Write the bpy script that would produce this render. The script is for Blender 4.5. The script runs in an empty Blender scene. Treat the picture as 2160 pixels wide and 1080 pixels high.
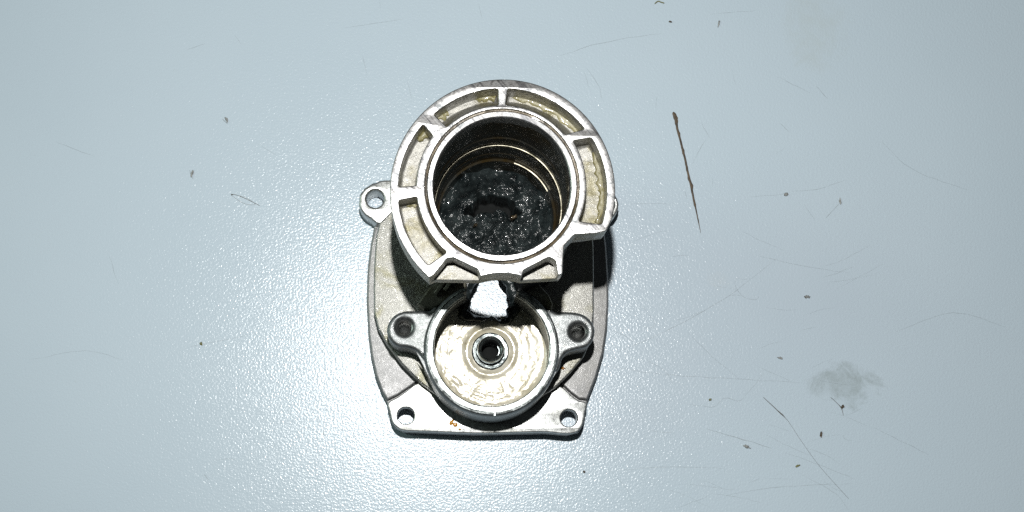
import bpy, bmesh, math, random
from mathutils import Vector, Matrix, noise

random.seed(7)
MM = 0.001
H = 370.0            # camera height above the table (mm)
F = 3000.0           # focal length in photograph pixels
NX, NY = 918.0, 1165.0   # photograph pixel straight below the camera
sc = bpy.context.scene
COL = sc.collection

# ------------------------------------------------------------------ camera
cam_d = bpy.data.cameras.new("camera")
cam = bpy.data.objects.new("camera", cam_d)
COL.objects.link(cam)
cam.location = (0, 0, H * MM)
cam_d.sensor_width = 36.0
cam_d.lens = 36.0 * F / 2160.0
cam_d.shift_x = (1080 - NX) / 2160.0
cam_d.shift_y = (NY - 540) / 2160.0
cam_d.clip_start = 0.01
cam_d.clip_end = 20
sc.camera = cam

# ------------------------------------------------------------------ light
world = bpy.data.worlds.new("World")
sc.world = world
world.use_nodes = True
bg = world.node_tree.nodes["Background"]
bg.inputs[0].default_value = (0.86, 0.96, 1.0, 1)
bg.inputs[1].default_value = 0.028


def area_lamp(name, loc, target, size, watts, colour):
    ld = bpy.data.lights.new(name, 'AREA')
    ld.shape = 'DISK'
    ld.size = size
    ld.energy = watts
    ld.color = colour
    lo = bpy.data.objects.new(name, ld)
    COL.objects.link(lo)
    lo.location = loc
    lo.rotation_euler = (Vector(target) - Vector(loc)).to_track_quat('-Z', 'Y').to_euler()
    return lo


# the camera's own flash, just above the lens
area_lamp("camera_flash", (0.000, 0.093, 0.372), (0.015, 0.06, 0), 0.009, 1.76, (1.0, 0.985, 0.955))
# weak fill lamp added up and to the left for ambient light and tint
area_lamp("added_fill_lamp", (-1.3, 0.35, 0.75), (0, 0.06, 0), 0.7, 5.5, (0.79, 1.0, 0.87))

sc.view_settings.view_transform = 'Standard'
sc.view_settings.look = 'None'
sc.view_settings.gamma = 1
sc.view_settings.exposure = 0.0
sc.cycles.use_denoising = False
sc.cycles.sample_clamp_indirect = 1.5

# ------------------------------------------------------------------ helpers


def W(px, py, z):
    """point of the photograph at height z -> world mm"""
    k = (H - z) / F
    return ((px - NX) * k, -(py - NY) * k)


def WP(pts, z):
    return [W(p[0], p[1], z) for p in pts]


def rounded(pts, r=0.8, seg=5):
    """round the corners of a closed polygon; a point may carry its own radius"""
    n = len(pts)
    out = []
    for i in range(n):
        p = Vector(pts[i][:2])
        rad = pts[i][2] if len(pts[i]) > 2 else r
        a = Vector(pts[i - 1][:2]) - p
        b = Vector(pts[(i + 1) % n][:2]) - p
        la, lb = a.length, b.length
        if la < 1e-6 or lb < 1e-6:
            continue
        a /= la
        b /= lb
        ang = math.acos(max(-1, min(1, a.dot(b))))
        if rad <= 0 or ang > 3.0:
            out.append((p.x, p.y))
            continue
        t = min(rad / math.tan(ang / 2), la * .48, lb * .48)
        s, e = p + a * t, p + b * t
        for k in range(seg + 1):
            u = k / seg
            q = s * (1 - u) ** 2 + p * 2 * u * (1 - u) + e * u * u
            out.append((q.x, q.y))
    return out


def smooth_closed(pts, sub=6):
    """Catmull-Rom through a closed polygon"""
    n = len(pts)
    out = []
    for i in range(n):
        p0, p1, p2, p3 = [Vector(pts[(i + k) % n][:2]) for k in (-1, 0, 1, 2)]
        for s in range(sub):
            t = s / sub
            q = .5 * ((2 * p1) + (p2 - p0) * t + (2 * p0 - 5 * p1 + 4 * p2 - p3) * t * t + (3 * p1 - p0 - 3 * p2 + p3) * t ** 3)
            out.append((q.x, q.y))
    return out


def smooth_open(pts, sub=8):
    P = [pts[0]] + list(pts) + [pts[-1]]
    out = []
    for i in range(1, len(P) - 2):
        p0, p1, p2, p3 = [Vector(q[:2]) for q in P[i - 1:i + 3]]
        for s in range(sub):
            t = s / sub
            q = .5 * ((2 * p1) + (p2 - p0) * t + (2 * p0 - 5 * p1 + 4 * p2 - p3) * t * t + (3 * p1 - p0 - 3 * p2 + p3) * t ** 3)
            out.append((q.x, q.y))
    out.append(tuple(pts[-1][:2]))
    return out


def circle(c, r, n=40, a0=0.0, a1=2 * math.pi, jit=0.0):
    return [(c[0] + r * (1 + random.uniform(-jit, jit)) * math.cos(a0 + (a1 - a0) * i / n),
             c[1] + r * (1 + random.uniform(-jit, jit)) * math.sin(a0 + (a1 - a0) * i / n)) for i in range(n)]


def link(name, me, mats, parent=None, base=None, smooth=40, label=None):
    """link a mesh whose coordinates are world mm; origin goes to `base` (mm)"""
    if base is None:
        base = parent_base.get(parent.name, (0, 0, 0)) if parent else (0, 0, 0)
    me.transform(Matrix.Translation((-base[0], -base[1], -base[2])))
    me.transform(Matrix.Scale(MM, 4))
    if not isinstance(mats, (list, tuple)):
        mats = [mats]
    me.materials.clear()
    for m in mats:
        me.materials.append(m)
    for p in me.polygons:
        p.use_smooth = True
    if smooth:
        me.set_sharp_from_angle(angle=math.radians(smooth))
    o = bpy.data.objects.new(name, me)
    COL.objects.link(o)
    parent_base[o.name] = base
    if parent:
        o.parent = parent
    else:
        o.location = Vector(base) * MM
    if label:
        o["label"] = label
    return o


parent_base = {}


def empty(name, base, label, cat, group=None):
    o = bpy.data.objects.new(name, None)
    COL.objects.link(o)
    o.location = Vector(base) * MM
    o.empty_display_size = 0.01
    parent_base[o.name] = base
    o["label"] = label
    o["category"] = cat
    if group:
        o["group"] = group
    return o


def prism_mesh(outer, holes, z0, z1, bevel=0.3, bres=2):
    cu = bpy.data.curves.new("outline", 'CURVE')
    cu.dimensions = '2D'
    cu.fill_mode = 'BOTH'
    for loop in [outer] + list(holes):
        sp = cu.splines.new('POLY')
        sp.points.add(len(loop) - 1)
        for i, p in enumerate(loop):
            sp.points[i].co = (p[0], p[1], 0, 1)
        sp.use_cyclic_u = True
    h = z1 - z0
    cu.extrude = max(h / 2 - bevel, 1e-4)
    cu.bevel_depth = bevel
    cu.bevel_resolution = bres
    cu.offset = -bevel
    ob = bpy.data.objects.new("outline", cu)
    COL.objects.link(ob)
    dg = bpy.context.evaluated_depsgraph_get()
    me = bpy.data.meshes.new_from_object(ob.evaluated_get(dg))
    bpy.data.objects.remove(ob)
    bpy.data.curves.remove(cu)
    bm = bmesh.new()
    bm.from_mesh(me)
    bmesh.ops.remove_doubles(bm, verts=bm.verts, dist=1e-4)
    bmesh.ops.recalc_face_normals(bm, faces=bm.faces)
    bm.to_mesh(me)
    bm.free()
    me.transform(Matrix.Translation((0, 0, (z0 + z1) / 2)))
    return me


def prism(name, outer, holes, z0, z1, mats, parent=None, bevel=0.3, bres=2, label=None, smooth=35):
    me = prism_mesh(outer, holes, z0, z1, bevel, bres)
    o = link(name, me, mats, parent, smooth=smooth, label=label)
    if isinstance(mats, (list, tuple)) and len(mats) > 1:
        for p in o.data.polygons:
            p.material_index = 0 if p.normal.z > 0.9 else 1
    return o


def grid_mesh(rows, close_u=False, close_v=False, caps=False):
    """rows: list of equal-length lists of points"""
    me = bpy.data.meshes.new("grid")
    nr, nc = len(rows), len(rows[0])
    vs = [p for r in rows for p in r]
    fs = []
    for i in range(nr if close_u else nr - 1):
        for j in range(nc if close_v else nc - 1):
            a, b = i * nc + j, i * nc + (j + 1) % nc
            i2 = (i + 1) % nr
            fs.append((a, b, i2 * nc + (j + 1) % nc, i2 * nc + j))
    if caps:
        fs.append(tuple(range(nc))[::-1])
        fs.append(tuple((nr - 1) * nc + j for j in range(nc)))
    me.from_pydata(vs, [], fs)
    bm = bmesh.new()
    bm.from_mesh(me)
    bmesh.ops.recalc_face_normals(bm, faces=bm.faces)
    bm.to_mesh(me)
    bm.free()
    return me


def lathe_mesh(c, prof, n=128, a0=None, a1=None, closed=True, jit=0.0):
    """revolve profile [(r,z)]; partial when a0,a1 (degrees) given"""
    full = a0 is None
    A0, A1 = (0, 360) if full else (a0, a1)
    rows = []
    cnt = n if full else n + 1
    for i in range(cnt):
        a = math.radians(A0 + (A1 - A0) * i / n)
        row = []
        for k, (r, z) in enumerate(prof):
            rr = r
            if jit:
                rr += jit * noise.noise(Vector((math.cos(a) * 3, math.sin(a) * 3, k * .7 + z)))
            row.append((c[0] + rr * math.cos(a), c[1] + rr * math.sin(a), z))
        rows.append(row)
    return grid_mesh(rows, close_u=full, close_v=closed, caps=(closed and not full))


def lathe(name, c, prof, mats, parent, n=128, a0=None, a1=None, closed=True, jit=0.0, smooth=35, label=None, flip=False):
    me = lathe_mesh(c, prof, n, a0, a1, closed, jit)
    if flip:
        me.flip_normals()
    return link(name, me, mats, parent, smooth=smooth, label=label)


def fbm(x, y, z=0.0, o=4):
    v, a, f = 0, 1, 1
    for _ in range(o):
        v += a * noise.noise(Vector((x * f, y * f, z + 7.3 * f)))
        a *= .5
        f *= 2.1
    return v


def blob_mesh(cx, cy, z, rx, ry, rz, ang=0.0, lump=0.35, freq=1.2, sub=3, seed=0.0):
    bm = bmesh.new()
    bmesh.ops.create_icosphere(bm, subdivisions=sub, radius=1)
    ca, sa = math.cos(ang), math.sin(ang)
    for v in bm.verts:
        p = v.co
        k = 1 + lump * fbm(p.x * freq + seed, p.y * freq + seed * 1.7, p.z * freq, 3)
        x, y, zz = p.x * rx * k, p.y * ry * k, p.z * rz * k
        v.co = (cx + x * ca - y * sa, cy + x * sa + y * ca, z + max(zz, -rz * .25))
    me = bpy.data.meshes.new("blob")
    bm.to_mesh(me)
    bm.free()
    return me


# ------------------------------------------------------------------ materials


class NT:
    def __init__(self, name):
        self.m = bpy.data.materials.new(name)
        self.m.use_nodes = True
        self.t = self.m.node_tree
        self.b = self.t.nodes["Principled BSDF"]
        self.co = self.t.nodes.new("ShaderNodeTexCoord").outputs["Object"]

    def n(self, typ, **kw):
        nd = self.t.nodes.new(typ)
        for k, v in kw.items():
            setattr(nd, k, v)
        return nd

    def l(self, a, b):
        self.t.links.new(a, b)

    def noise(self, scale, detail=4, rough=.55, dist=0.0, stretch=None, vec=None):
        nd = self.n("ShaderNodeTexNoise")
        nd.inputs["Scale"].default_value = scale
        nd.inputs["Detail"].default_value = detail
        nd.inputs["Roughness"].default_value = rough
        nd.inputs["Distortion"].default_value = dist
        src = vec or self.co
        if stretch:
            mp = self.n("ShaderNodeMapping", vector_type='TEXTURE')
            mp.inputs["Rotation"].default_value = (0, 0, stretch[3] if len(stretch) > 3 else 0)
            mp.inputs["Scale"].default_value = [1 / q for q in stretch[:3]]
            self.l(src, mp.inputs[0])
            src = mp.outputs[0]
        self.l(src, nd.inputs["Vector"])
        return nd.outputs["Fac"]

    def ramp(self, fac, stops, interp='LINEAR'):
        r = self.n("ShaderNodeValToRGB")
        r.color_ramp.interpolation = interp
        e = r.color_ramp.elements
        while len(e) < len(stops):
            e.new(.5)
        for i, (p, c) in enumerate(stops):
            e[i].position = p
            e[i].color = (c, c, c, 1) if not isinstance(c, (tuple, list)) else (c[0], c[1], c[2], 1)
        self.l(fac, r.inputs[0])
        return r.outputs[0]

    def mix(self, fac, a, b, mode='MIX'):
        nd = self.n("ShaderNodeMix", data_type='RGBA', blend_type=mode)
        for sock, v in ((nd.inputs[0], fac), (nd.inputs[6], a), (nd.inputs[7], b)):
            if hasattr(v, "is_linked") or isinstance(v, bpy.types.NodeSocket):
                self.l(v, sock)
            elif isinstance(v, (tuple, list)):
                sock.default_value = (v[0], v[1], v[2], 1)
            else:
                sock.default_value = v
        return nd.outputs[2]

    def math(self, op, a, b=0.0):
        nd = self.n("ShaderNodeMath", operation=op)
        for sock, v in zip(nd.inputs, (a, b)):
            if isinstance(v, bpy.types.NodeSocket):
                self.l(v, sock)
            else:
                sock.default_value = v
        return nd.outputs[0]

    def bump(self, h, strength, dist_mm, prev=None):
        b = self.n("ShaderNodeBump")
        b.inputs["Strength"].default_value = strength
        b.inputs["Distance"].default_value = dist_mm * MM
        self.l(h, b.inputs["Height"])
        if prev:
            self.l(prev, b.inputs["Normal"])
        return b.outputs[0]

    def set(self, **kw):
        names = dict(base="Base Color", metal="Metallic", rough="Roughness", spec="Specular IOR Level", coat="Coat Weight",
                     coat_rough="Coat Roughness", normal="Normal", coat_normal="Coat Normal", alpha="Alpha", trans="Transmission Weight",
                     sss="Subsurface Weight", coat_tint="Coat Tint", ior="IOR")
        for k, v in kw.items():
            s = self.b.inputs[names[k]]
            if isinstance(v, bpy.types.NodeSocket):
                self.l(v, s)
            elif isinstance(v, (tuple, list)):
                s.default_value = (v[0], v[1], v[2], 1)
            else:
                s.default_value = v
        return self


def mat_machined(name="machined_aluminium", lo=.14, hi=.50, rough=.36):
    t = NT(name)
    a = t.noise(1100, 5, .75)
    b = t.noise(520, 5, .75, .9)
    w = t.noise(240, 3, .6, .5)
    sc1 = t.noise(1300, 3, .65, 0, (1, .10, 1, .7))
    sc2 = t.noise(1400, 3, .65, 0, (.15, 1, 1, .45))
    col = t.mix(t.ramp(b, [(.36, 0), (.62, 1)]), (lo * .95, lo, lo * 1.03), (hi, hi * .985, hi * .97))
    col = t.mix(t.ramp(sc1, [(.50, 0), (.64, .75)]), col, (lo * .55, lo * .55, lo * .6))
    col = t.mix(t.ramp(sc2, [(.60, 0), (.70, .45)]), col, (lo * .6, lo * .6, lo * .6))
    rg = t.ramp(b, [(.32, rough + .16), (.66, rough - .12)])
    n = t.bump(a, .40, .06)
    n = t.bump(w, .35, .12, n)
    n = t.bump(sc1, .35, .05, n)
    n = t.bump(sc2, .35, .05, n)
    t.set(base=col, metal=1.0, rough=rg, normal=n)
    return t.m


def mat_cast(name, tone=(.28, .28, .262), oil=(.155, .145, .065), oil_amt=.5, rough=.5, metal=.85, grain=.5, coat=.4, spots=.5):
    t = NT(name)
    big = t.noise(120, 5, .6, .5)
    fine = t.noise(3000, 3, .75)
    mid = t.noise(900, 5, .7)
    c1 = t.mix(t.ramp(mid, [(.35, 0), (.65, 1)]), tuple(x * .72 for x in tone), tone)
    om = t.ramp(big, [(.48, 0), (.62, 1)])
    c2 = t.mix(t.math('MULTIPLY', om, oil_amt), c1, oil)
    c3 = t.mix(t.ramp(t.noise(330, 5, .7), [(.62, 0), (.72, .6)]), c2, (.10, .095, .085))
    n = t.bump(fine, min(1, grain * 1.5), .10)
    n = t.bump(mid, grain * .35, .12, n)
    drops = t.ramp(t.noise(900, 2, .5), [(.40, 0), (.64, 1)])
    cn = t.bump(drops, min(1, .8 * spots), .35 * spots, n)
    t.set(base=c3, metal=metal, rough=t.ramp(mid, [(.3, rough - .12), (.7, rough + .12)]), normal=n,
          coat=t.math('MULTIPLY', t.ramp(t.noise(170, 4, .6), [(.4, .15), (.6, 1)]), coat), coat_rough=.12, coat_normal=cn)
    return t.m


def mat_simple(name, base, metal=0.0, rough=.4, n1=None, n2=None, var=None, vscale=300, coat=0.0, spec=.5):
    t = NT(name)
    col = base
    if var:
        col = t.mix(t.ramp(t.noise(vscale, 5, .65), [(.38, 0), (.64, 1)]), base, var)
    nrm = None
    for spec_b in (n1, n2):
        if spec_b:
            nrm = t.bump(t.noise(spec_b[0], 4, .65), spec_b[1], spec_b[2], nrm)
    t.set(base=col, metal=metal, rough=rough, coat=coat, coat_rough=.06, spec=spec)
    if nrm:
        t.set(normal=nrm)
    return t.m


def mat_table():
    t = NT("painted_worktop")
    base = t.mix(t.ramp(t.noise(9, 4, .6), [(.35, 0), (.65, 1)]), (.372, .447, .506), (.389, .463, .521))
    # fine dust and grime flecks
    fl = t.ramp(t.noise(420, 3, .6), [(.70, 0), (.78, .35)])
    area = t.ramp(t.noise(16, 3, .6), [(.45, 0), (.65, 1)])
    base = t.mix(t.math('MULTIPLY', fl, area), base, (.30, .33, .32))

    # an old dirty smear near the right edge and two faint ones
    def stain(base, px, py, rx, ry, col, amt, sc1):
        cx, cy = W(px, py, 0)
        sep = t.n("ShaderNodeSeparateXYZ")
        t.l(t.co, sep.inputs[0])
        dx = t.math('DIVIDE', t.math('SUBTRACT', sep.outputs[0], cx * MM), rx * MM)
        dy = t.math('DIVIDE', t.math('SUBTRACT', sep.outputs[1], cy * MM), ry * MM)
        d = t.math('ADD', t.math('MULTIPLY', dx, dx), t.math('MULTIPLY', dy, dy))
        wob = t.math('MULTIPLY', t.math('SUBTRACT', t.noise(sc1, 6, .75, 1.0), .5), 4.5)
        f = t.ramp(t.math('ADD', d, wob), [(.15, 1), (1.0, 0)])
        g = t.ramp(t.noise(sc1 * 4, 4, .7), [(.35, .35), (.65, 1)])
        return t.mix(t.math('MULTIPLY', t.math('MULTIPLY', f, g), amt), base, col)

    base = stain(base, 1775, 812, 10, 6, (.15, .18, .165), .45, 90)
    base = stain(base, 1725, 60, 9, 12, (.33, .37, .36), .3, 60)
    base = stain(base, 1515, 590, 3, 2.6, (.40, .45, .48), .4, 240)
    h = t.noise(1700, 2, .6)
    h2 = t.noise(500, 2, .5)
    n = t.bump(h, .80, .11)
    n = t.bump(h2, .10, .12, n)
    t.set(base=base, rough=.21, spec=.42, normal=n)
    return t.m


M_TABLE = mat_table()
M_MACH = mat_machined()
M_SLEEVE = mat_machined("machined_sleeve", .22, .44, .40)
M_CAST = mat_cast("oily_cast_aluminium", oil_amt=.55, rough=.42, coat=1.0, spots=1.3, grain=.8)
M_PANEL = mat_cast("dull_cast_aluminium", tone=(.27, .272, .275), oil=(.205, .205, .19), oil_amt=.4, rough=.50, metal=.7, grain=.45, coat=.3, spots=.5)
M_PAD = mat_cast("bright_cast_aluminium", tone=(.44, .455, .45), oil=(.33, .33, .28), oil_amt=.3, rough=.36, metal=.9, grain=.18, coat=.35, spots=.3)
M_EAR = mat_cast("grey_cast_aluminium", tone=(.185, .197, .20), oil=(.145, .155, .145), oil_amt=.3, rough=.46, metal=.9, grain=.40, coat=.5, spots=.6)
M_POCKET = mat_cast("sandy_cast_aluminium", tone=(.34, .335, .31), oil=(.14, .12, .035), oil_amt=.7, rough=.50, metal=.75, grain=.65, coat=.3, spots=.5)
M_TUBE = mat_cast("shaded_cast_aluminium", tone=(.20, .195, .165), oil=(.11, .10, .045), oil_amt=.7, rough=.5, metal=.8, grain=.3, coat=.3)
M_BORE = mat_simple("oily_dark_steel", (.095, .100, .094), .8, .40, (700, .4, .1), (160, .5, .2), (.085, .058, .020), 130, coat=.4)
M_STEP = mat_simple("bright_steel_edge", (.30, .28, .22), 1.0, .42, (900, .6, .1), None, (.03, .03, .02), 200)
M_SLUDGE = mat_simple("black_grease_sludge", (.006, .009, .010), 0.0, .20, (1500, .9, .2), (600, .3, .3), (.026, .034, .035), 300, coat=.3)
M_BROWN = mat_simple("brown_oil", (.018, .013, .006), .2, .35, (900, .6, .15), None, (.11, .085, .050), 260, coat=.4)
M_YELLOW = mat_simple("yellow_grease", (.120, .108, .035), 0.0, .42, (1200, .6, .2), None, (.21, .19, .10), 260, coat=.12)
M_ORANGE = mat_simple("amber_oil", (.42, .20, .03), 0.0, .18, (700, .5, .2), None, (.25, .10, .01), 400, coat=1.0)
M_LIP = mat_simple("wet_machined_lip", (.46, .49, .49), 1.0, .41, (900, .8, .14), (300, .7, .2), (.07, .08, .078), 420, coat=.4)
M_BLACKSHADE = mat_simple("black_grease_shade", (.006, .007, .007), 0.0, .8, (900, .8, .3), spec=.15)  # matte black grease; shade of the hollow and sleeve hole is in its colour
M_HUB = mat_simple("wet_grey_steel", (.30, .335, .335), 1.0, .30, (700, .7, .15), None, (.05, .058, .058), 420, coat=.5)
M_SCREW = mat_simple("dark_threads", (.22, .23, .23), 1.0, .35, (600, .4, .1), None, (.3, .3, .29), 300)
M_DEBRIS = mat_simple("dark_brown_debris", (.034, .025, .016), 0.0, .7, (900, .8, .2), None, (.095, .068, .042), 600)
M_GREY = mat_simple("grey_debris", (.17, .18, .18), 0.0, .6, (900, .8, .2), None, (.28, .29, .28), 600)
M_FIBRE = mat_simple("dark_fibre", (.07, .06, .045), 0.0, .6)
M_OLIVE = mat_simple("olive_debris", (.13, .13, .05), 0.0, .6)


def mat_cream():
    t = NT("cream_grease_film")
    v = t.noise(160, 5, .6, .8)
    col = t.mix(t.ramp(v, [(.36, 0), (.64, 1)]), (.36, .33, .235), (.52, .50, .42))
    col = t.mix(t.ramp(t.noise(420, 4, .6), [(.6, 0), (.72, .6)]), col, (.17, .14, .07))
    wet = t.noise(330, 2, .5, .6)
    n = t.bump(t.ramp(wet, [(.35, 0), (.65, 1)]), .30, .30)
    n = t.bump(t.noise(1100, 3, .6), .15, .12, n)
    t.set(base=col, metal=.1, rough=.30, coat=.8, coat_rough=.08, normal=n)
    return t.m


M_CREAM = mat_cream()


def mat_scratch(name, col, amt):
    t = NT(name)
    t.set(base=col, rough=.5)
    mask = t.ramp(t.noise(330, 4, .7), [(.35, amt * .25), (.62, amt)])
    t.set(alpha=mask)
    return t.m


M_SCR = mat_scratch("scratch_dark", (.16, .17, .165), .42)
M_SCR2 = mat_scratch("scratch_faint", (.22, .24, .245), .28)

# ------------------------------------------------------------------ table
tb = prism_mesh([(-420, -260), (420, -260), (420, 420), (-420, 420)], [], -22, 0, 1.0)
table = link("tabletop", tb, M_TABLE)
table["label"] = "pale blue grey worktop with scratches and specks"
table["kind"] = "structure"


def ribbon(name, pts_px, width, mat, parent, taper=True, z=0.03, smooth=True, jit=0.0):
    P = WP(pts_px, 0)
    if smooth and len(P) > 2:
        P = smooth_open(P, 8)
    elif len(P) == 2:
        a, b = Vector(P[0]), Vector(P[1])
        P = [tuple(a.lerp(b, i / 14)) for i in range(15)]
    n = len(P)
    rows = []
    for i, p in enumerate(P):
        a, b = Vector(P[max(i - 1, 0)]), Vector(P[min(i + 1, n - 1)])
        d = (b - a).normalized()
        nn = Vector((-d.y, d.x))
        u = i / (n - 1)
        w = width * .5 * ((math.sin(math.pi * min(max(u, .02), .98)) ** .5) if taper else 1)
        j = jit * noise.noise(Vector((p[0] * .35, p[1] * .35, width * 9)))
        q = Vector(p) + nn * j
        rows.append([(q.x + nn.x * w, q.y + nn.y * w, z), (q.x - nn.x * w, q.y - nn.y * w, z)])
    return link(name, grid_mesh(rows), mat, parent, smooth=0)


SCR = [
    ([(1280, 752), (1400, 700), (1520, 635), (1640, 545)], .16, 1), ([(1275, 690), (1320, 710), (1345, 727)], .14, 1),
    ([(1270, 770), (1400, 790), (1560, 800), (1705, 808)], .14, 1), ([(1360, 758), (1400, 780), (1420, 810)], .12, 1),
    ([(1440, 850), (1500, 858), (1530, 840), (1565, 842), (1610, 785)], .14, 1), ([(1490, 905), (1560, 925), (1628, 945)], .16, 0),
    ([(1372, 908), (1422, 914)], .14, 1), ([(1300, 992), (1420, 985), (1530, 988)], .14, 1), ([(1285, 990), (1320, 1030), (1335, 1075)], .12, 1),
    ([(1450, 700), (1500, 750), (1560, 800)], .12, 1), ([(1530, 1045), (1640, 1028), (1800, 1020)], .14, 1), ([(1620, 895), (1665, 910)], .12, 1),
    ([(1180, 118), (1280, 88), (1395, 70)], .16, 1), ([(1640, 162), (1708, 196)], .16, 1), ([(1722, 182), (1745, 208)], .16, 0),
    ([(1235, 140), (1262, 180), (1270, 210)], .12, 1), ([(1445, 404), (1450, 420)], .18, 0), ([(1580, 415), (1640, 412), (1655, 408)], .14, 1),
    ([(1670, 404), (1730, 398), (1780, 380)], .14, 1), ([(1742, 460), (1772, 428)], .16, 0), ([(1695, 430), (1720, 465)], .12, 1),
    ([(1460, 345), (1478, 310), (1490, 295)], .14, 1), ([(1480, 258), (1496, 292)], .14, 1), ([(1330, 430), (1420, 430)], .12, 1),
    ([(1645, 260), (1665, 278)], .14, 1), ([(1600, 540), (1690, 560), (1790, 575)], .12, 1), ([(1655, 955), (1740, 985), (1800, 1010)], .12, 1),
    ([(1690, 1000), (1760, 1040), (1790, 1075)], .12, 1), ([(400, 732), (440, 724), (560, 700)], .12, 1), ([(395, 104), (432, 92)], .16, 1),
    ([(455, 970), (500, 968)], .12, 1), ([(560, 945), (580, 938)], .14, 1), ([(682, 905), (684, 925)], .18, 0), ([(470, 250), (480, 262)], .3, 0),
    ([(401, 358), (408, 378)], .3, 0), ([(765, 118), (774, 160)], .14, 1), ([(860, 170), (868, 215)], .12, 1), ([(1010, 10), (1018, 40)], .12, 1),
    ([(720, 60), (850, 40)], .12, 1), ([(430, 1000), (440, 1012)], .18, 0), ([(1040, 950), (1046, 1060)], .12, 1),
    ([(1860, 300), (1930, 360), (2040, 400)], .14, 1), ([(1890, 700), (2010, 660), (2120, 690)], .14, 1), ([(1840, 900), (1960, 960)], .14, 1),
    ([(120, 300), (200, 330)], .14, 1), ([(60, 760), (180, 740), (260, 760)], .12, 1), ([(230, 540), (250, 600)], .14, 1),
    ([(1500, 30), (1600, 22)], .12, 1), ([(1350, 640), (1380, 680), (1372, 690), (1350, 686)], .12, 1), ([(1555, 585), (1550, 600), (1568, 625), (1592, 632), (1602, 625)], .14, 1),
]
rs = random.Random(4)
for i in range(34):
    x, y = rs.uniform(1300, 1800), rs.uniform(480, 1075)
    a, L = rs.uniform(-.5, .6), rs.uniform(20, 120)
    SCR.append(([(x, y), (x + L * .5 * math.cos(a) + rs.uniform(-4, 4), y + L * .5 * math.sin(a) + rs.uniform(-4, 4)), (x + L * math.cos(a), y + L * math.sin(a))], rs.uniform(.07, .12), 1))
for i in range(16):
    x, y = rs.uniform(380, 1780), rs.uniform(10, 460)
    a, L = rs.uniform(-1.6, 1.6), rs.uniform(15, 60)
    SCR.append(([(x, y), (x + L * math.cos(a), y + L * math.sin(a))], rs.uniform(.07, .11), 1))
for k, (pts, w, kind) in enumerate(SCR):
    ribbon("scratch", pts, w, M_SCR2 if kind else M_SCR, table, z=0.03 + .003 * (k % 13), jit=.25)

# ------------------------------------------------------------------ housing
ZR, ZP, ZRIM, ZFL, ZBLK, ZPAN = 55.0, 8.0, 23.5, 8.3, 12.0, 5.5
base_pt = W(1035, 680, 0)
BASE = (base_pt[0], base_pt[1], 0)
hs = empty("gear_housing", BASE, "oily cast aluminium gear housing with tall ringed bore and shallow cup", "gear housing")

# ---- base flange
out_px = [(820, 470), (800, 466), (789, 478), (781, 520), (775, 570), (773, 634), (777, 708), (783, 752), (792, 793), (804, 825), (816, 848), (820, 870), (824, 888), (832, 902), (851, 911),
          (900, 913), (1000, 917), (1100, 915), (1150, 914), (1196, 918), (1221, 912), (1231, 895), (1236, 868), (1239, 846), (1258, 797), (1273, 745), (1281, 690), (1284, 634), (1283, 580), (1279, 520), (1272, 470), (1262, 420), (1225, 360), (1150, 315), (1050, 302), (950, 315), (875, 365), (835, 430)]
cav_px = [(968, 560), (1000, 535), (1050, 528), (1096, 540), (1112, 580), (1112, 650), (1085, 690), (1000, 690), (970, 650)]
hole_l = W(856, 877, ZP)
hole_r = W(1200, 882, ZP)
lug_l = W(791, 419, ZP)
lug_r = W(1277, 430, ZP)
RH = 18 * (H - ZP) / F
fl = prism("base_flange", WP(rounded(out_px, 4), ZPAN - 1.2), [rounded(WP(cav_px, 5), 1.0), circle(hole_l, RH + .25, 32), circle(hole_r, RH + .25, 32)], 0, ZPAN - 1.2, M_PANEL, hs, bevel=.35)

# sloping side panels either side, a touch above the flange sheet
for pts in ([(790, 482), (783, 520), (777, 570), (775, 634), (779, 708), (785, 752), (794, 793), (806, 825), (817, 844), (838, 834), (866, 815), (882, 803), (905, 790), (905, 480)],
            [(1268, 440), (1277, 520), (1281, 580), (1282, 634), (1279, 690), (1271, 745), (1256, 797), (1238, 843), (1221, 841), (1203, 828), (1188, 813), (1170, 800), (1170, 440)]):
    prism("side_panel", WP(rounded(pts, 3), ZPAN), [], ZPAN - 1.21, ZPAN + .6, M_PANEL, fl, bevel=.45, bres=3)

# bright mounting pad across the front with the two corner holes
pad_px = [(818, 850), (838, 838), (858, 824), (882, 808), (906, 818), (938, 845), (980, 862), (1037, 869), (1098, 861), (1138, 843), (1166, 815), (1187, 817), (1203, 832), (1221, 845), (1237, 850), (1234, 870), (1230, 892), (1220, 909), (1196, 915), (1150, 911), (1100, 912), (1000, 914), (900, 910), (852, 908),
          (834, 899), (826, 886), (822, 868)]
pad = prism("mounting_pad", WP(smooth_closed(pad_px, 3), ZP), [circle(hole_l, RH, 40, jit=.02), circle(hole_r, RH, 40, jit=.02)], ZPAN - 1.3, ZP, M_PAD, fl, bevel=.3,
            label="bright wet front pad with two corner holes")
# left and right rear lugs
lugL = [(826, 378), (800, 382), (776, 392), (763, 405), (757, 422), (760, 440), (768, 453), (782, 461), (792, 470), (806, 473), (818, 466), (832, 450), (850, 440), (850, 378)]
lugR = [(1240, 395), (1270, 390), (1290, 402), (1302, 418), (1305, 435), (1299, 452), (1285, 465), (1270, 474), (1250, 474)]
for pts, c, lab in ((lugL, lug_l, "chipped pale lug with a hole, left of the ring"), (lugR, lug_r, "lug peeking out right of the ring")):
    pw = [(p[0] + rs.uniform(-.12, .12), p[1] + rs.uniform(-.12, .12)) for p in smooth_closed(WP(pts, ZP), 4)]
    prism("mounting_lug", pw, [circle(c, RH * 1.02, 40, jit=.03)], 0, ZP, M_PAD, fl, bevel=.5, label=lab)

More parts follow.
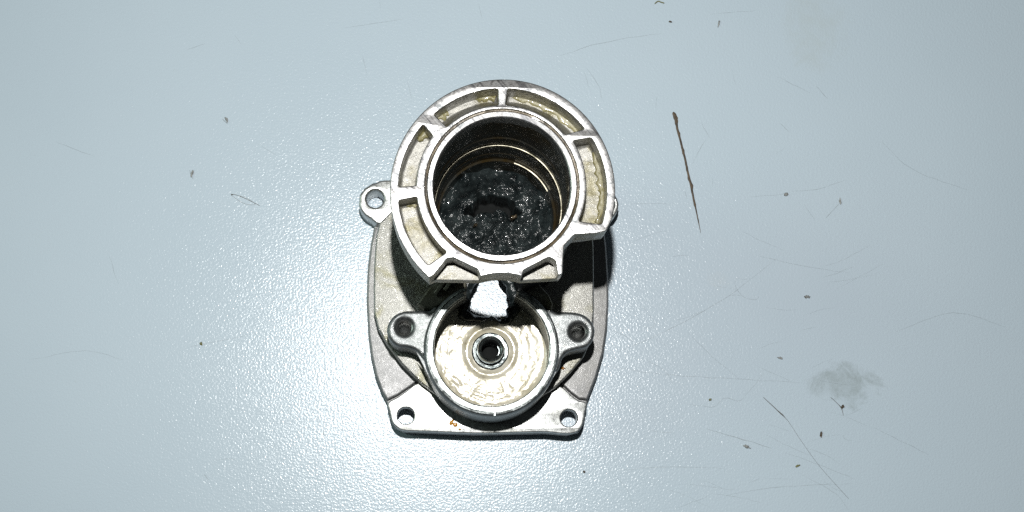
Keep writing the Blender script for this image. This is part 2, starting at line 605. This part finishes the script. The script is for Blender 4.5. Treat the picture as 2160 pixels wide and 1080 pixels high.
# ---- raised body block
blk_px = [(800, 470), (793, 500), (789, 560), (788, 610), (789, 660), (797, 692), (814, 723), (847, 767), (888, 808), (920, 832), (980, 855), (1040, 860), (1100, 852), (1145, 835), (1175, 815), (1205, 785), (1232, 752), (1248, 715),
          (1253, 660), (1253, 600), (1252, 520), (1246, 440), (1215, 370), (1145, 325), (1050, 312), (955, 325), (885, 375), (835, 435)]
cav2 = [(968, 545), (1000, 520), (1050, 512), (1096, 525), (1116, 570), (1114, 650), (1085, 695), (1000, 695), (966, 650)]
cc0 = W(1037, 735, 23.5)
bc0 = W(1059, 392.5, 55)
key = [(cc0[0] + 15.5 * math.cos(math.radians(a)), cc0[1] + 15.5 * math.sin(math.radians(a))) for a in range(115, 426, 5)]
key += [(bc0[0] + 13.7 * math.cos(math.radians(a)), bc0[1] + 13.7 * math.sin(math.radians(a))) for a in range(-62, 243, 5)]
blk = prism("body_block", WP(rounded(blk_px, 6), ZBLK), [key], ZPAN - 1.0, ZBLK, M_CAST, hs, bevel=.5, bres=3)

# ---- the cup
cc = W(1037, 735, ZRIM)
k_rim = (H - ZRIM) / F
RO, RI = 144 * k_rim, 129 * k_rim
RF = 121 * (H - ZFL) / F
gapA, gapB = 66, 114
cup = lathe("cup_wall", cc, [(RO + .15, 9), (RO + .05, ZRIM - 2.2), (RO - .12, ZRIM - 1.2), (RO - .5, ZRIM - .5), (RO - .95, ZRIM - .3), (RI + .35, ZRIM - .35),
                             (RI + .2, ZRIM - 1.0), (RF + .1, 15), (RF, 9)], M_EAR, hs, n=150, a0=gapB, a1=360 + gapA, jit=.05, smooth=50)
# bright double lip on the cup mouth
lathe("cup_lip", cc, [(RI + 1.15, ZRIM - .6), (RI + 1.08, ZRIM + .02), (RI + .75, ZRIM + .10), (RI + .70, ZRIM - .22), (RI + .58, ZRIM - .25), (RI + .52, ZRIM - .02), (RI - .50, ZRIM - .05), (RI - .60, ZRIM - .34), (RI - .80, ZRIM - .44), (RI - .85, ZRIM - 1.2), (RI + .5, ZRIM - 2.0)],
      M_LIP, cup, n=240, a0=gapB + 3, a1=360 + gapA - 2, jit=.10, smooth=30)
# casting mark on the front of the rim
a = math.radians(-88)
mk = W(1043, 873, ZRIM)
prism("casting_mark", rounded([(mk[0] - .25, mk[1] - .5), (mk[0] + .3, mk[1] - .5), (mk[0] + .45, mk[1] + .9), (mk[0] - .05, mk[1] + .9)], .1), [], ZRIM - 1.3, ZRIM + .1, M_LIP, cup, bevel=.08)

# cup floor with ripples of wet grease, broken open at the back
fc = W(1034, 741, ZFL)
rows = []
NR, NA = 90, 260
for i in range(NR + 1):
    r = 2.6 + (RF + .3 - 2.6) * i / NR
    row = []
    for j in range(NA):
        a = 2 * math.pi * j / NA
        x, y = fc[0] + r * math.cos(a), fc[1] + r * math.sin(a)
        rip = .018 * math.sin(r * 3.4 + 1.6 * fbm(math.cos(a) * 1.5, math.sin(a) * 1.5, 2, 2))
        rip *= .4 + .9 * max(0, fbm(x * .2, y * .2, 5, 2) + .4)
        right = .35 + .65 * min(1, max(0, .5 - (x - fc[0]) / 9 - (y - fc[1]) / 22))
        lum = .11 * right * (.5 * fbm(r * 1.1, a * 5.0, 3, 3) + .75 * fbm(x * .62, y * .62, 8, 3)) * min(1, max(0, (r - 5.0) / 5))
        rise = .7 * max(0, (r - RF + 1.6) / 1.9) ** 2
        dip = -.35 * math.exp(-((r - 6.0) / .8) ** 2)
        row.append((x, y, ZFL + rip + lum + rise + dip))
    rows.append(row)
fm = grid_mesh(rows, close_v=True)
bm = bmesh.new()
bm.from_mesh(fm)
hx, hy = W(1035, 618, ZFL)
kf = (H - ZFL) / F
kill = []
for f in bm.faces:
    c = f.calc_center_median()
    e = ((c.x - hx) / (64 * kf)) ** 2 + ((c.y - hy) / (57 * kf)) ** 2
    if e < 1 + .18 * fbm(c.x * .7, c.y * .7, 1, 2):
        kill.append(f)
bmesh.ops.delete(bm, geom=kill, context='FACES')
bm.to_mesh(fm)
bm.free()
link("cup_floor", fm, M_CREAM, hs, smooth=0, label="cream coloured greasy floor of the cup with a torn hole at the back")

# black torn sludge round the broken hole
in_px = [(1000, 609), (993, 622), (995, 641), (989, 655), (1004, 664), (1020, 669), (1036, 667), (1046, 668), (1055, 673), (1067, 666), (1070, 655), (1075, 641), (1071, 626), (1068, 611), (1060, 598), (1052, 580), (1040, 566), (1030, 560), (1018, 566), (1008, 582), (1006, 597)]
ip = smooth_closed(in_px, 7)
ip = [(p[0] + 5 * fbm(p[0] * .055, p[1] * .055, 1, 2), p[1] + 5 * fbm(p[0] * .055, p[1] * .055, 9, 2)) for p in ip]
rows = []
zs = [ZFL - 3.5, ZFL + .3, ZFL + 1.2, ZFL + 1.7, ZFL + 1.3, ZFL - .1]
for q in range(6):
    row = []
    for i, p in enumerate(ip):
        v = Vector((p[0] - 1035, p[1] - 625))
        d = v.normalized()
        wv = 9 + 22 * abs(d.x) ** 1.5 + 5 * noise.noise(Vector((i * .15, 3, 1)))
        u = max(0, (q - 1) / 4.0)
        px, py = p[0] + d.x * wv * u, p[1] + d.y * wv * u
        if q == 0:
            px, py = p[0] + d.x * 3, p[1] + d.y * 3
        z = zs[q] + (.55 * fbm(px * .08, py * .08, q * .3, 3) if 0 < q < 5 else 0)
        x, y = W(px, py, z)
        row.append((x, y, z))
    rows.append(row)
link("sludge_crust", grid_mesh(rows, close_v=True), M_SLUDGE, hs, smooth=0, label="black sludge round the torn hole between bore and cup")

# hub in the middle of the cup floor
hc = W(1034, 735, 13)
kh = (H - 13) / F
lathe("hub_ring", fc, [(2.2, ZFL - 1), (4.75, ZFL - 1), (4.7, ZFL + .35), (4.4, ZFL + .55), (3.7, ZFL + .45), (3.4, ZFL + .1), (2.2, ZFL + .1)], M_HUB, hs, n=80, jit=.12)
hub = lathe("hub_sleeve", fc, [(2.35, ZFL - 4), (3.35, ZFL - 4), (3.35, ZFL + 3.6), (3.2, ZFL + 4.1), (2.9, ZFL + 4.25), (2.45, ZFL + 4.0), (2.35, ZFL + 3.4)], M_HUB, hs, n=80, jit=.06,
            label="small upright sleeve in the middle of the cup")
link("sleeve_plug", blob_mesh(fc[0], fc[1] - .4, ZFL - 3.6, 2.5, 2.5, .8, lump=.2), M_BLACKSHADE, hub, smooth=0)  # the dark of the sleeve hole is put into the plug's black

# ---- ears with screw holes
earL = [(925, 656, 2), (905, 655, 3), (880, 655, 3), (852, 656, 3), (832, 665, 3), (820, 680, 3), (816, 697, 3), (822, 716, 3), (838, 730, 3), (862, 734, 3), (880, 742, 3), (891, 758, 3), (899, 785, 3), (925, 790, 2)]
earR = [(1150, 655, 2), (1172, 658, 3), (1195, 657, 3), (1222, 660, 3), (1240, 669, 3), (1252, 684, 3), (1255, 700, 3), (1250, 719, 3), (1237, 732, 3), (1215, 738, 3), (1197, 744, 3), (1186, 757, 3), (1177, 782, 3), (1150, 790, 2)]
ZE = 21.6
ke = (H - ZE) / F


def clip_out(pts, c, r):
    """keep the ear outside the cup's inside"""
    o = []
    for p in pts:
        v = Vector((p[0] - c[0], p[1] - c[1]))
        if v.length < r:
            v = v.normalized() * r
        o.append((c[0] + v.x, c[1] + v.y))
    return o


for pts, hp, rr in ((earL, (853, 690), 17.5), (earR, (1220, 699), 17.5)):
    hcx = W(hp[0], hp[1], ZE)
    ear = prism("ear", clip_out(smooth_closed(WP(pts, ZE), 5), cc, RI + .8), [circle(hcx, rr * ke, 40, jit=.012)], ZBLK - .5, ZE, M_EAR, hs, bevel=.95, bres=4, smooth=60)
    r0 = rr * ke
    prof = [(r0 + .95, ZE - .05), (r0 + .05, ZE - .75)]
    z = ZE - .9
    while z > ZE - 6.2:
        prof += [(r0 - .30, z), (r0 - .02, z - .35)]
        z -= .7
    prof += [(r0 - .3, z), (r0 * .5, z - .5), (.02, z - .9)]
    lathe("screw_hole", hcx, prof, M_SCREW, ear, n=48, closed=False, smooth=25)

# ---- tube under the ring
bc = W(1059, 392.5, ZR)
kr = (H - ZR) / F
RB = 144.5 * kr
bore_prof = [(RB, 51.0), (RB + .02, 45), (RB - .02, 40.2), (RB - .22, 39.9), (RB - .24, 37.2), (RB - .05, 36.9), (RB - .05, 34.4)]
bore_low = [(14.68, 33.7), (14.66, 29.0), (14.5, 28.7), (14.5, 24.6)]
bore_low2 = [(14.0, 24.2), (13.9, 12.0), (13.9, 6)]
gap = 14
tube = lathe("tube_wall", bc, [(18.4, 46.2), (18.4, 30), (19.0, 11)] + list(reversed(bore_low2)) + list(reversed(bore_low)) + list(reversed(bore_prof)) + [(RB, 52)],
             [M_BORE, M_BLACKSHADE], hs, n=150, a0=-90 + 21, a1=270 - 32, smooth=20, label="dark oily bore wall inside the tall tube")
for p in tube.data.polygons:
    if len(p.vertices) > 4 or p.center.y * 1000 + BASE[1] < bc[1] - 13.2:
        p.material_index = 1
# worn bright steps in the bore
lathe("bore_step", bc, [(RB - .12, 34.40), (RB - .30, 34.38), (14.66, 34.0), (14.64, 33.7), (RB + .2, 33.7), (RB + .2, 34.3)], M_STEP, tube, n=150, a0=-18, a1=205, smooth=20)
lathe("bore_step", bc, [(14.15, 24.42), (14.05, 24.40), (13.97, 24.3), (13.97, 24.1), (14.6, 24.1), (14.6, 24.4)], M_STEP, tube, n=90, a0=28, a1=72, smooth=20, jit=.05)

# black grease heap at the bottom of the bore
rl = random.Random(11)
LUMPS = []
for i in range(70):
    la, ld = rl.uniform(0, 6.283), 13.5 * math.sqrt(rl.random())
    LUMPS.append((ld * math.cos(la), ld * math.sin(la), rl.uniform(1.0, 2.9), rl.uniform(.8, 2.6)))
rows = []
NR, NA = 70, 200
for i in range(NR + 1):
    r = .05 + 14.2 * i / NR
    row = []
    for j in range(NA):
        a = 2 * math.pi * j / NA
        dx, dy = r * math.cos(a), r * math.sin(a)
        u = r / 14.2
        z = 13.0 + 2.4 * fbm(dx * .16, dy * .16, 4, 2) + 1.6 * abs(fbm(dx * .30, dy * .30, 9, 2)) + 1.0 * abs(fbm(dx * .8, dy * .8, 3, 3))
        wall = 6.5 * max(0, (u - .68) / .32) ** 1.1
        z += wall * (.8 + .8 * fbm(math.cos(a) * 2.2, math.sin(a) * 2.2, 2, 2))
        wob = .9 * fbm(dx * .35, dy * .35, 12, 3)
        cavd = ((dx + .3) / 6.4) ** 2 + ((dy - 6.2 + .05 * dx * dx) / 2.1) ** 2 + wob
        cav = min(1, max(0, (1.25 - cavd) / .55))
        z -= 10.0 * cav * cav * (3 - 2 * cav)
        hp = ((dx + .5) / 4.6) ** 2 + ((dy - .5) / 3.2) ** 2
        z += 2.4 * math.exp(-hp)
        z += .4 * abs(fbm(dx * 2.2, dy * 2.2, 6, 2))
        bump = 0
        for (lx, ly, lr, lh) in LUMPS:
            q = ((dx - lx) ** 2 + (dy - ly) ** 2) / (lr * lr)
            if q < 1:
                bump = max(bump, lh * math.sqrt(1 - q))
        z += bump - 1.0
        row.append((bc[0] + dx, bc[1] + dy, z if z > 6 else 6 - (6 - z) * .2))
    rows.append(row)
sm = grid_mesh(rows, close_v=True)
bm = bmesh.new()
bm.from_mesh(sm)
kill = [f for f in bm.faces if f.calc_center_median().y < bc[1] - 9.2 + 1.1 * noise.noise(Vector((f.calc_center_median().x * .5, 2, 0))) and abs(f.calc_center_median().x - bc[0]) < 8.5]
bmesh.ops.delete(bm, geom=kill, context='FACES')
bm.to_mesh(sm)
bm.free()
heap = link("grease_heap", sm, [M_SLUDGE, M_BLACKSHADE], hs, smooth=0, label="lumpy wet black grease at the bottom of the bore with a dark hollow")
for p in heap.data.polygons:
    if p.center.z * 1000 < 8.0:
        p.material_index = 1  # hollow coloured matte black to stand in for deep shade
for (px, py, rr, m) in ((1018, 470, .6, M_BROWN), (1084, 457, .7, M_BROWN), (1003, 474, .5, M_BROWN)):
    x, y = W(px, py, 15.5)
    link("grease_fleck", blob_mesh(x, y, 14.4, rr * 1.3, rr * .7, 1.2, ang=.4, lump=.8, seed=px), m, hs, smooth=0)

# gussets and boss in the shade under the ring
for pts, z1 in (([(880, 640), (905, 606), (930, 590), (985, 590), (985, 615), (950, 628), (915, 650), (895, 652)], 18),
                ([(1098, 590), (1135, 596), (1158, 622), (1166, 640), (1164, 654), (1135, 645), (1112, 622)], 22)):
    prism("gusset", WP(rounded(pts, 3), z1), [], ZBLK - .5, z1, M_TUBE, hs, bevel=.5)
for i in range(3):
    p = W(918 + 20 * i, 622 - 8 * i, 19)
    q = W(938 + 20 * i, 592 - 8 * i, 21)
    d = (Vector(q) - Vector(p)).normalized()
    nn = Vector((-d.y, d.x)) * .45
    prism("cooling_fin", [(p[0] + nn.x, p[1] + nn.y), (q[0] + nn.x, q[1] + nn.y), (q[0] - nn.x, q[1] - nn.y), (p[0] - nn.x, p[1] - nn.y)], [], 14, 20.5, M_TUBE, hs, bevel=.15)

# ---- ring flange with pockets
oc = W(1060, 405, ZR)
ROUT = 238 * kr
ring_px_front = [(1291, 463, 1.2), (1279, 487, .8), (1259, 492.5, .6), (1212, 495, .8), (1190, 518, .8), (1188, 545, .5), (1187, 577, .6), (1177, 581, .3), (1172, 549, .9), (1158, 542, .9), (1104.5, 570, .6), (1101, 583, .4)]
arc_front = [(1090, 579.5, 0), (1075, 577, 0), (1057, 576, 0), (1040, 577.3, 0), (1025, 580, 0)]
ring_px_front2 = [(1013, 583, .4), (1008, 568, .6), (958, 544, .8), (944, 545, .5), (916, 579, .5)]
pts = []
a_start, a_end = 229.5, -14.0
NARC = 110
for i in range(NARC + 1):
    a = math.radians(a_start + (a_end - a_start) * i / NARC)
    pts.append((oc[0] + ROUT * math.cos(a), oc[1] + ROUT * math.sin(a), 0))
for p in ring_px_front + arc_front + ring_px_front2:
    x, y = W(p[0], p[1], ZR)
    pts.append((x, y, p[2]))
ring_outline = rounded(pts, 0)


def polar_pocket(a0, a1, r0, r1, ca=None, c_in=None, skew0=0.0, skew1=0.0, rad=.8):
    """a pocket between two angles (deg), inner radius about the bore, outer about the ring"""
    P = []
    n = 18
    for i in range(n + 1):
        a = math.radians(a0 + (a1 - a0) * i / n)
        P.append((oc[0] + r1 * math.cos(a), oc[1] + r1 * math.sin(a), rad if i in (0, n) else 0))
    for i in range(n + 1):
        a = math.radians(a1 + skew1 + (a0 + skew0 - a1 - skew1) * i / n)
        P.append((bc[0] + r0 * math.cos(a), bc[1] + r0 * math.sin(a), rad if i in (0, n) else 0))
    return P


R_GO = 163 * kr          # outer edge of the oil groove
PK = [  # a0, a1, inner r, outer r, skews, sloped floor
    (37.5, 87.0, R_GO + .9, 218.5 * kr, 2.0, .5, True),
    (92.6, 131.5, R_GO + .9, 218.5 * kr, .0, 1.5, True),
    (139.5, 177.0, 181 * kr, 220 * kr, 4.5, 2.5, False),
    (184.6, 224.5, 181.5 * kr, 219.5 * kr, 2.5, 5.5, False),
    (-18.0, 31.5, 178 * kr, 220 * kr, -6.5, 1.0, False),
]
holes = [rounded(polar_pocket(p[0], p[1], p[2], p[3], skew0=p[4], skew1=p[5], rad=.9), 0) for p in PK]
ZF = 49.3
ring = prism("ring_flange", ring_outline, holes + [circle(bc, R_GO, 120)], ZF - .2, ZR, [M_MACH, M_CAST], hs, bevel=.22, bres=2, smooth=30,
             label="machined ring face with rib walls and open pockets")
# pocket floors
front_y = W(1000, 581, ZR)[1]
fp = []
for i in range(NARC + 1):
    a = math.radians(a_start + (a_end - a_start) * i / NARC)
    fp.append((oc[0] + (ROUT - .12) * math.cos(a), oc[1] + (ROUT - .12) * math.sin(a), 0))
for p in [(1290, 464, .8), (1278, 486, .8), (1212, 494, .8), (1189, 518, .8), (1186, 577, .5)]:
    x, y = W(p[0], p[1], ZR)
    fp.append((x, y, p[2]))
fp += [(W(1100, 583, ZR)[0], front_y - .1, 0)]
for p in arc_front:
    x, y = W(p[0], p[1], ZR)
    fp.append((x, y + .08, 0))
fp += [(W(1013, 583, ZR)[0], front_y - .1, 0), (W(918, 579, ZR)[0], front_y + .1, .3)]
prism("ring_underside", rounded(fp, 0), [circle(bc, R_GO, 100)], 46.0, ZF - .22, M_POCKET, ring, bevel=.3)
for (a0, a1, r0, r1, s0, s1, slope) in PK:
    rows = []
    n, m = 44, 16
    for i in range(n + 1):
        row = []
        u = i / n
        for j in range(m + 1):
            v = j / m
            aa = math.radians(a0 - 1 + (a1 - a0 + 2) * u)
            ab = math.radians(a0 + s0 - 1 + (a1 + s1 - a0 - s0 + 2) * u)
            po = Vector((oc[0] + (r1 + .3) * math.cos(aa), oc[1] + (r1 + .3) * math.sin(aa)))
            pi = Vector((bc[0] + (r0 - .3) * math.cos(ab), bc[1] + (r0 - .3) * math.sin(ab)))
            p = pi.lerp(po, v)
            z = ZF + .05 + .10 * fbm(p.x * .8, p.y * .8, a0, 3)
            if slope:
                z += 5.0 * max(0, 1 - v / .62) ** .8 * (1 if v < .62 else 0)
            else:
                z += .9 * (max(0, v - .8) / .2) ** 2 + .9 * (max(0, .2 - v) / .2) ** 2
            e = min(u, 1 - u)
            z += 1.1 * (max(0, .07 - e) / .07) ** 2
            row.append((p.x, p.y, min(z, ZR - .35)))
        rows.append(row)
    link("pocket_floor", grid_mesh(rows), M_POCKET, ring, smooth=0)

# bore sleeve and the brown oil groove round it
R_S = 158 * kr
slv = lathe("bore_sleeve", bc, [(RB, 51.0), (R_S, 51.0), (R_S, ZR - .15), (R_S - .15, ZR + .02), (RB + .3, ZR + .05), (RB + .05, ZR - .15), (RB, ZR - .5)], M_SLEEVE, ring, n=160, jit=.03, smooth=30)
lathe("oil_groove", bc, [(R_S - .1, 53.0), (R_GO + .3, 53.0), (R_GO + .3, ZR - .35), (R_GO - .3, ZR - .55), (R_S + .2, ZR - .55), (R_S - .1, ZR - .3)], M_BROWN, ring, n=160, jit=.10, smooth=40)

# yellow grease left in the pockets


def smear(name, path_px, z, w, h, mat, parent, seed=0.0, label=None):
    P = smooth_open(WP(path_px, z), 7)
    n = len(P)
    rows = []
    for i, p in enumerate(P):
        a, b = Vector(P[max(i - 1, 0)]), Vector(P[min(i + 1, n - 1)])
        d = (b - a).normalized()
        nn = Vector((-d.y, d.x))
        u = i / (n - 1)
        ww = 1.7 * w * (math.sin(math.pi * (.06 + .88 * u)) ** .5) * (1 + .9 * fbm(i * .33, seed, 1, 2))
        row = []
        for k in range(9):
            t = math.pi * k / 8
            off = math.cos(t) * ww * (1 + .25 * noise.noise(Vector((i * .5, k, seed))))
            row.append((p[0] + nn.x * off, p[1] + nn.y * off, z + .40 * h * math.sin(t) * (1 + .5 * fbm(i * .6, k * .5, seed, 2)) - .12))
        rows.append(row)
    return link(name, grid_mesh(rows), mat, parent, smooth=0, label=label)


smear("grease_smear", [(1252, 312), (1262, 340), (1270, 380), (1271, 410), (1268, 445), (1258, 470)], ZF + .3, .65, .8, M_YELLOW, ring, 1.3)
smear("grease_smear", [(1078, 206), (1120, 211), (1165, 230), (1205, 262), (1221, 282)], ZF + .2, .55, .8, M_YELLOW, ring, 5.5)
smear("grease_smear", [(1000, 204), (1022, 201), (1045, 208)], ZF + .2, .9, 1.6, M_YELLOW, ring, 2.2)
smear("grease_smear", [(924, 250), (936, 243), (946, 238)], ZF + .3, .5, .9, M_YELLOW, ring, 6.2)
smear("grease_smear", [(882, 298), (896, 283), (908, 280)], ZF + .3, .8, 1.5, M_YELLOW, ring, 7.7)
smear("grease_smear", [(886, 390), (892, 360), (899, 335)], ZF + .2, .35, .6, M_YELLOW, ring, 8.1)
smear("grease_smear", [(856, 432), (868, 428), (878, 436)], ZF + .2, .5, .8, M_YELLOW, ring, 4.4)
# amber drops on the casting
for px, py, z, rx, ry in ((953, 890, ZP, .75, .5), (960, 896, ZP, .55, .6), (1187, 777, ZBLK, .5, .4), (970, 905, ZP, .3, .25)):
    x, y = W(px, py, z)
    link("oil_drop", blob_mesh(x, y, z + .02, rx, ry, .3, ang=px, lump=.6, seed=py), M_ORANGE, hs, smooth=0)

# ------------------------------------------------------------------ debris on the worktop
# long ragged dark streak
P0, P1 = Vector(W(1420, 236, 0)), Vector(W(1478, 492, 0))
d = (P1 - P0).normalized()
nn = Vector((-d.y, d.x))
rows = []
NS = 90
for i in range(NS + 1):
    u = i / NS
    c = P0.lerp(P1, u) + nn * (.35 * math.sin(u * math.pi) * .8 + .12 * noise.noise(Vector((u * 9, 0, 0))))
    wl = .25 + .24 * max(0, fbm(u * 16, 3, 0, 3))
    wr = .24 + .62 * max(0, fbm(u * 11, 8, 2, 3))
    if u < .06:
        wl += .10
        wr += .22
    fade = min(1, (1 - u) / .35) ** .8 * min(1, u / .015 + .15)
    wl, wr = wl * fade + .03, wr * fade + .03
    hh = .05 + .22 * fade * (.6 + .5 * fbm(u * 20, 1, 4, 2))
    rows.append([(c.x - nn.x * wl, c.y - nn.y * wl, .01), (c.x - nn.x * wl * .4, c.y - nn.y * wl * .4, hh), (c.x + nn.x * wr * .35, c.y + nn.y * wr * .35, hh * .9), (c.x + nn.x * wr, c.y + nn.y * wr, .01)])
cbase = W(1450, 360, 0)
o = link("dirt_streak", grid_mesh(rows), M_DEBRIS, None, base=(cbase[0], cbase[1], 0), smooth=0)
o["label"] = "long thin ragged dark brown streak on the worktop right of the ring"
o["category"] = "dirt streak"

CR = [
    (1658, 410, 11, 9, M_GREY, "round dark crumb right of the long brown streak"),
    (1575, 942, 15, 8, M_GREY, "grey flake on the lower right worktop, above the faint long scratches"),
    (1645, 755, 13, 6, M_GREY, "slanted grey crumb left of the dirty smear near the right edge"),
    (1702, 626, 14, 9, M_GREY, "pale grey bead above the dirty smear, right of the housing"),
    (1232, 995, 6, 6, M_DEBRIS, "tiny dark dot on the worktop below the housing's right corner"),
    (1414, 46, 8, 5, M_DEBRIS, "small reddish brown speck above the long streak, near the top edge"),
    (1516, 50, 4, 18, M_GREY, "short thin dark fleck upright near the top edge, right of centre"),
    (478, 253, 6, 14, M_GREY, "small upright grey fleck on the upper left worktop"),
    (405, 367, 6, 18, M_GREY, "slanted grey fleck near the left edge of the worktop"),
    (424, 725, 6, 9, M_OLIVE, "small olive speck on the left worktop, level with the cup"),
    (1732, 916, 6, 14, M_DEBRIS, "thin dark fleck beside the long curved fibre at lower right"),
    (1498, 843, 7, 6, M_OLIVE, "olive crumb on the scratches right of the housing"),
    (1772, 425, 5, 14, M_GREY, "thin upright fleck near the right edge, level with the round crumb"),
    (1682, 983, 12, 5, M_OLIVE, "flat olive flake at the lower right corner of the worktop"),
    (1777, 858, 8, 9, M_DEBRIS, "dark hooked crumb just below the dirty smear"),
]
for (px, py, w, h, m, lab) in CR:
    x, y = W(px, py, 0)
    k = H / F
    me = blob_mesh(x, y, .12, w * k * .36, h * k * .36, min(.4, .35 * min(w, h) * k), ang=rs.uniform(-.5, .5), lump=.9, freq=1.6, seed=px * .1)
    o = link("crumb", me, m, None, base=(x, y, 0), smooth=0)
    o["label"] = lab
    o["category"] = "crumb"
    o["group"] = "crumbs and flecks scattered on the worktop"


def fibre(name, px, r, mat, label, thick=None):
    P = smooth_open(WP(px, 0), 8)
    n = len(P)
    rows = []
    for i, p in enumerate(P):
        a, b = Vector(P[max(i - 1, 0)]), Vector(P[min(i + 1, n - 1)])
        d = (b - a).normalized()
        nn = Vector((-d.y, d.x))
        u = i / (n - 1)
        rr = r * (1 + (thick(u) if thick else 0))
        zc = rr + .02
        rows.append([(p[0] + nn.x * rr * math.cos(t), p[1] + nn.y * rr * math.cos(t), zc + rr * math.sin(t)) for t in [k * math.pi / 3 for k in range(6)]])
    b = W(px[0][0], px[0][1], 0)
    o = link(name, grid_mesh(rows, close_v=True, caps=True), mat, None, base=(b[0], b[1], 0), smooth=0)
    o["label"] = label
    o["category"] = "fibre"
    o["group"] = "fibres lying on the worktop"


fibre("fibre", [(1610, 838), (1640, 866), (1662, 888), (1690, 930), (1730, 985), (1790, 1052)], .028, M_FIBRE, "long thin dark fibre running to the lower right corner", lambda u: 3.6 * math.exp(-((u - .27) / .07) ** 2) + 1.6 * math.exp(-((u - .12) / .12) ** 2))
fibre("fibre", [(488, 411), (497, 411), (520, 420), (548, 434)], .05, M_FIBRE, "thin wispy fibre with a dark end on the left worktop", lambda u: 3.0 * math.exp(-(u / .14) ** 2))
fibre("fibre", [(490, 413), (510, 427), (528, 432), (538, 430), (520, 418), (505, 413)], .035, M_GREY, "faint looped fibre touching the wispy one on the left worktop")
fibre("fibre", [(1381, 8), (1388, 3), (1394, 5), (1401, 7)], .14, M_OLIVE, "short curled olive fibre at the top edge of the worktop")
fibre("fibre", [(1752, 838), (1763, 848), (1774, 860), (1779, 876)], .05, M_FIBRE, "short bent fibre leading to the dark hooked crumb", lambda u: 1.5 * math.exp(-((u - .65) / .1) ** 2))
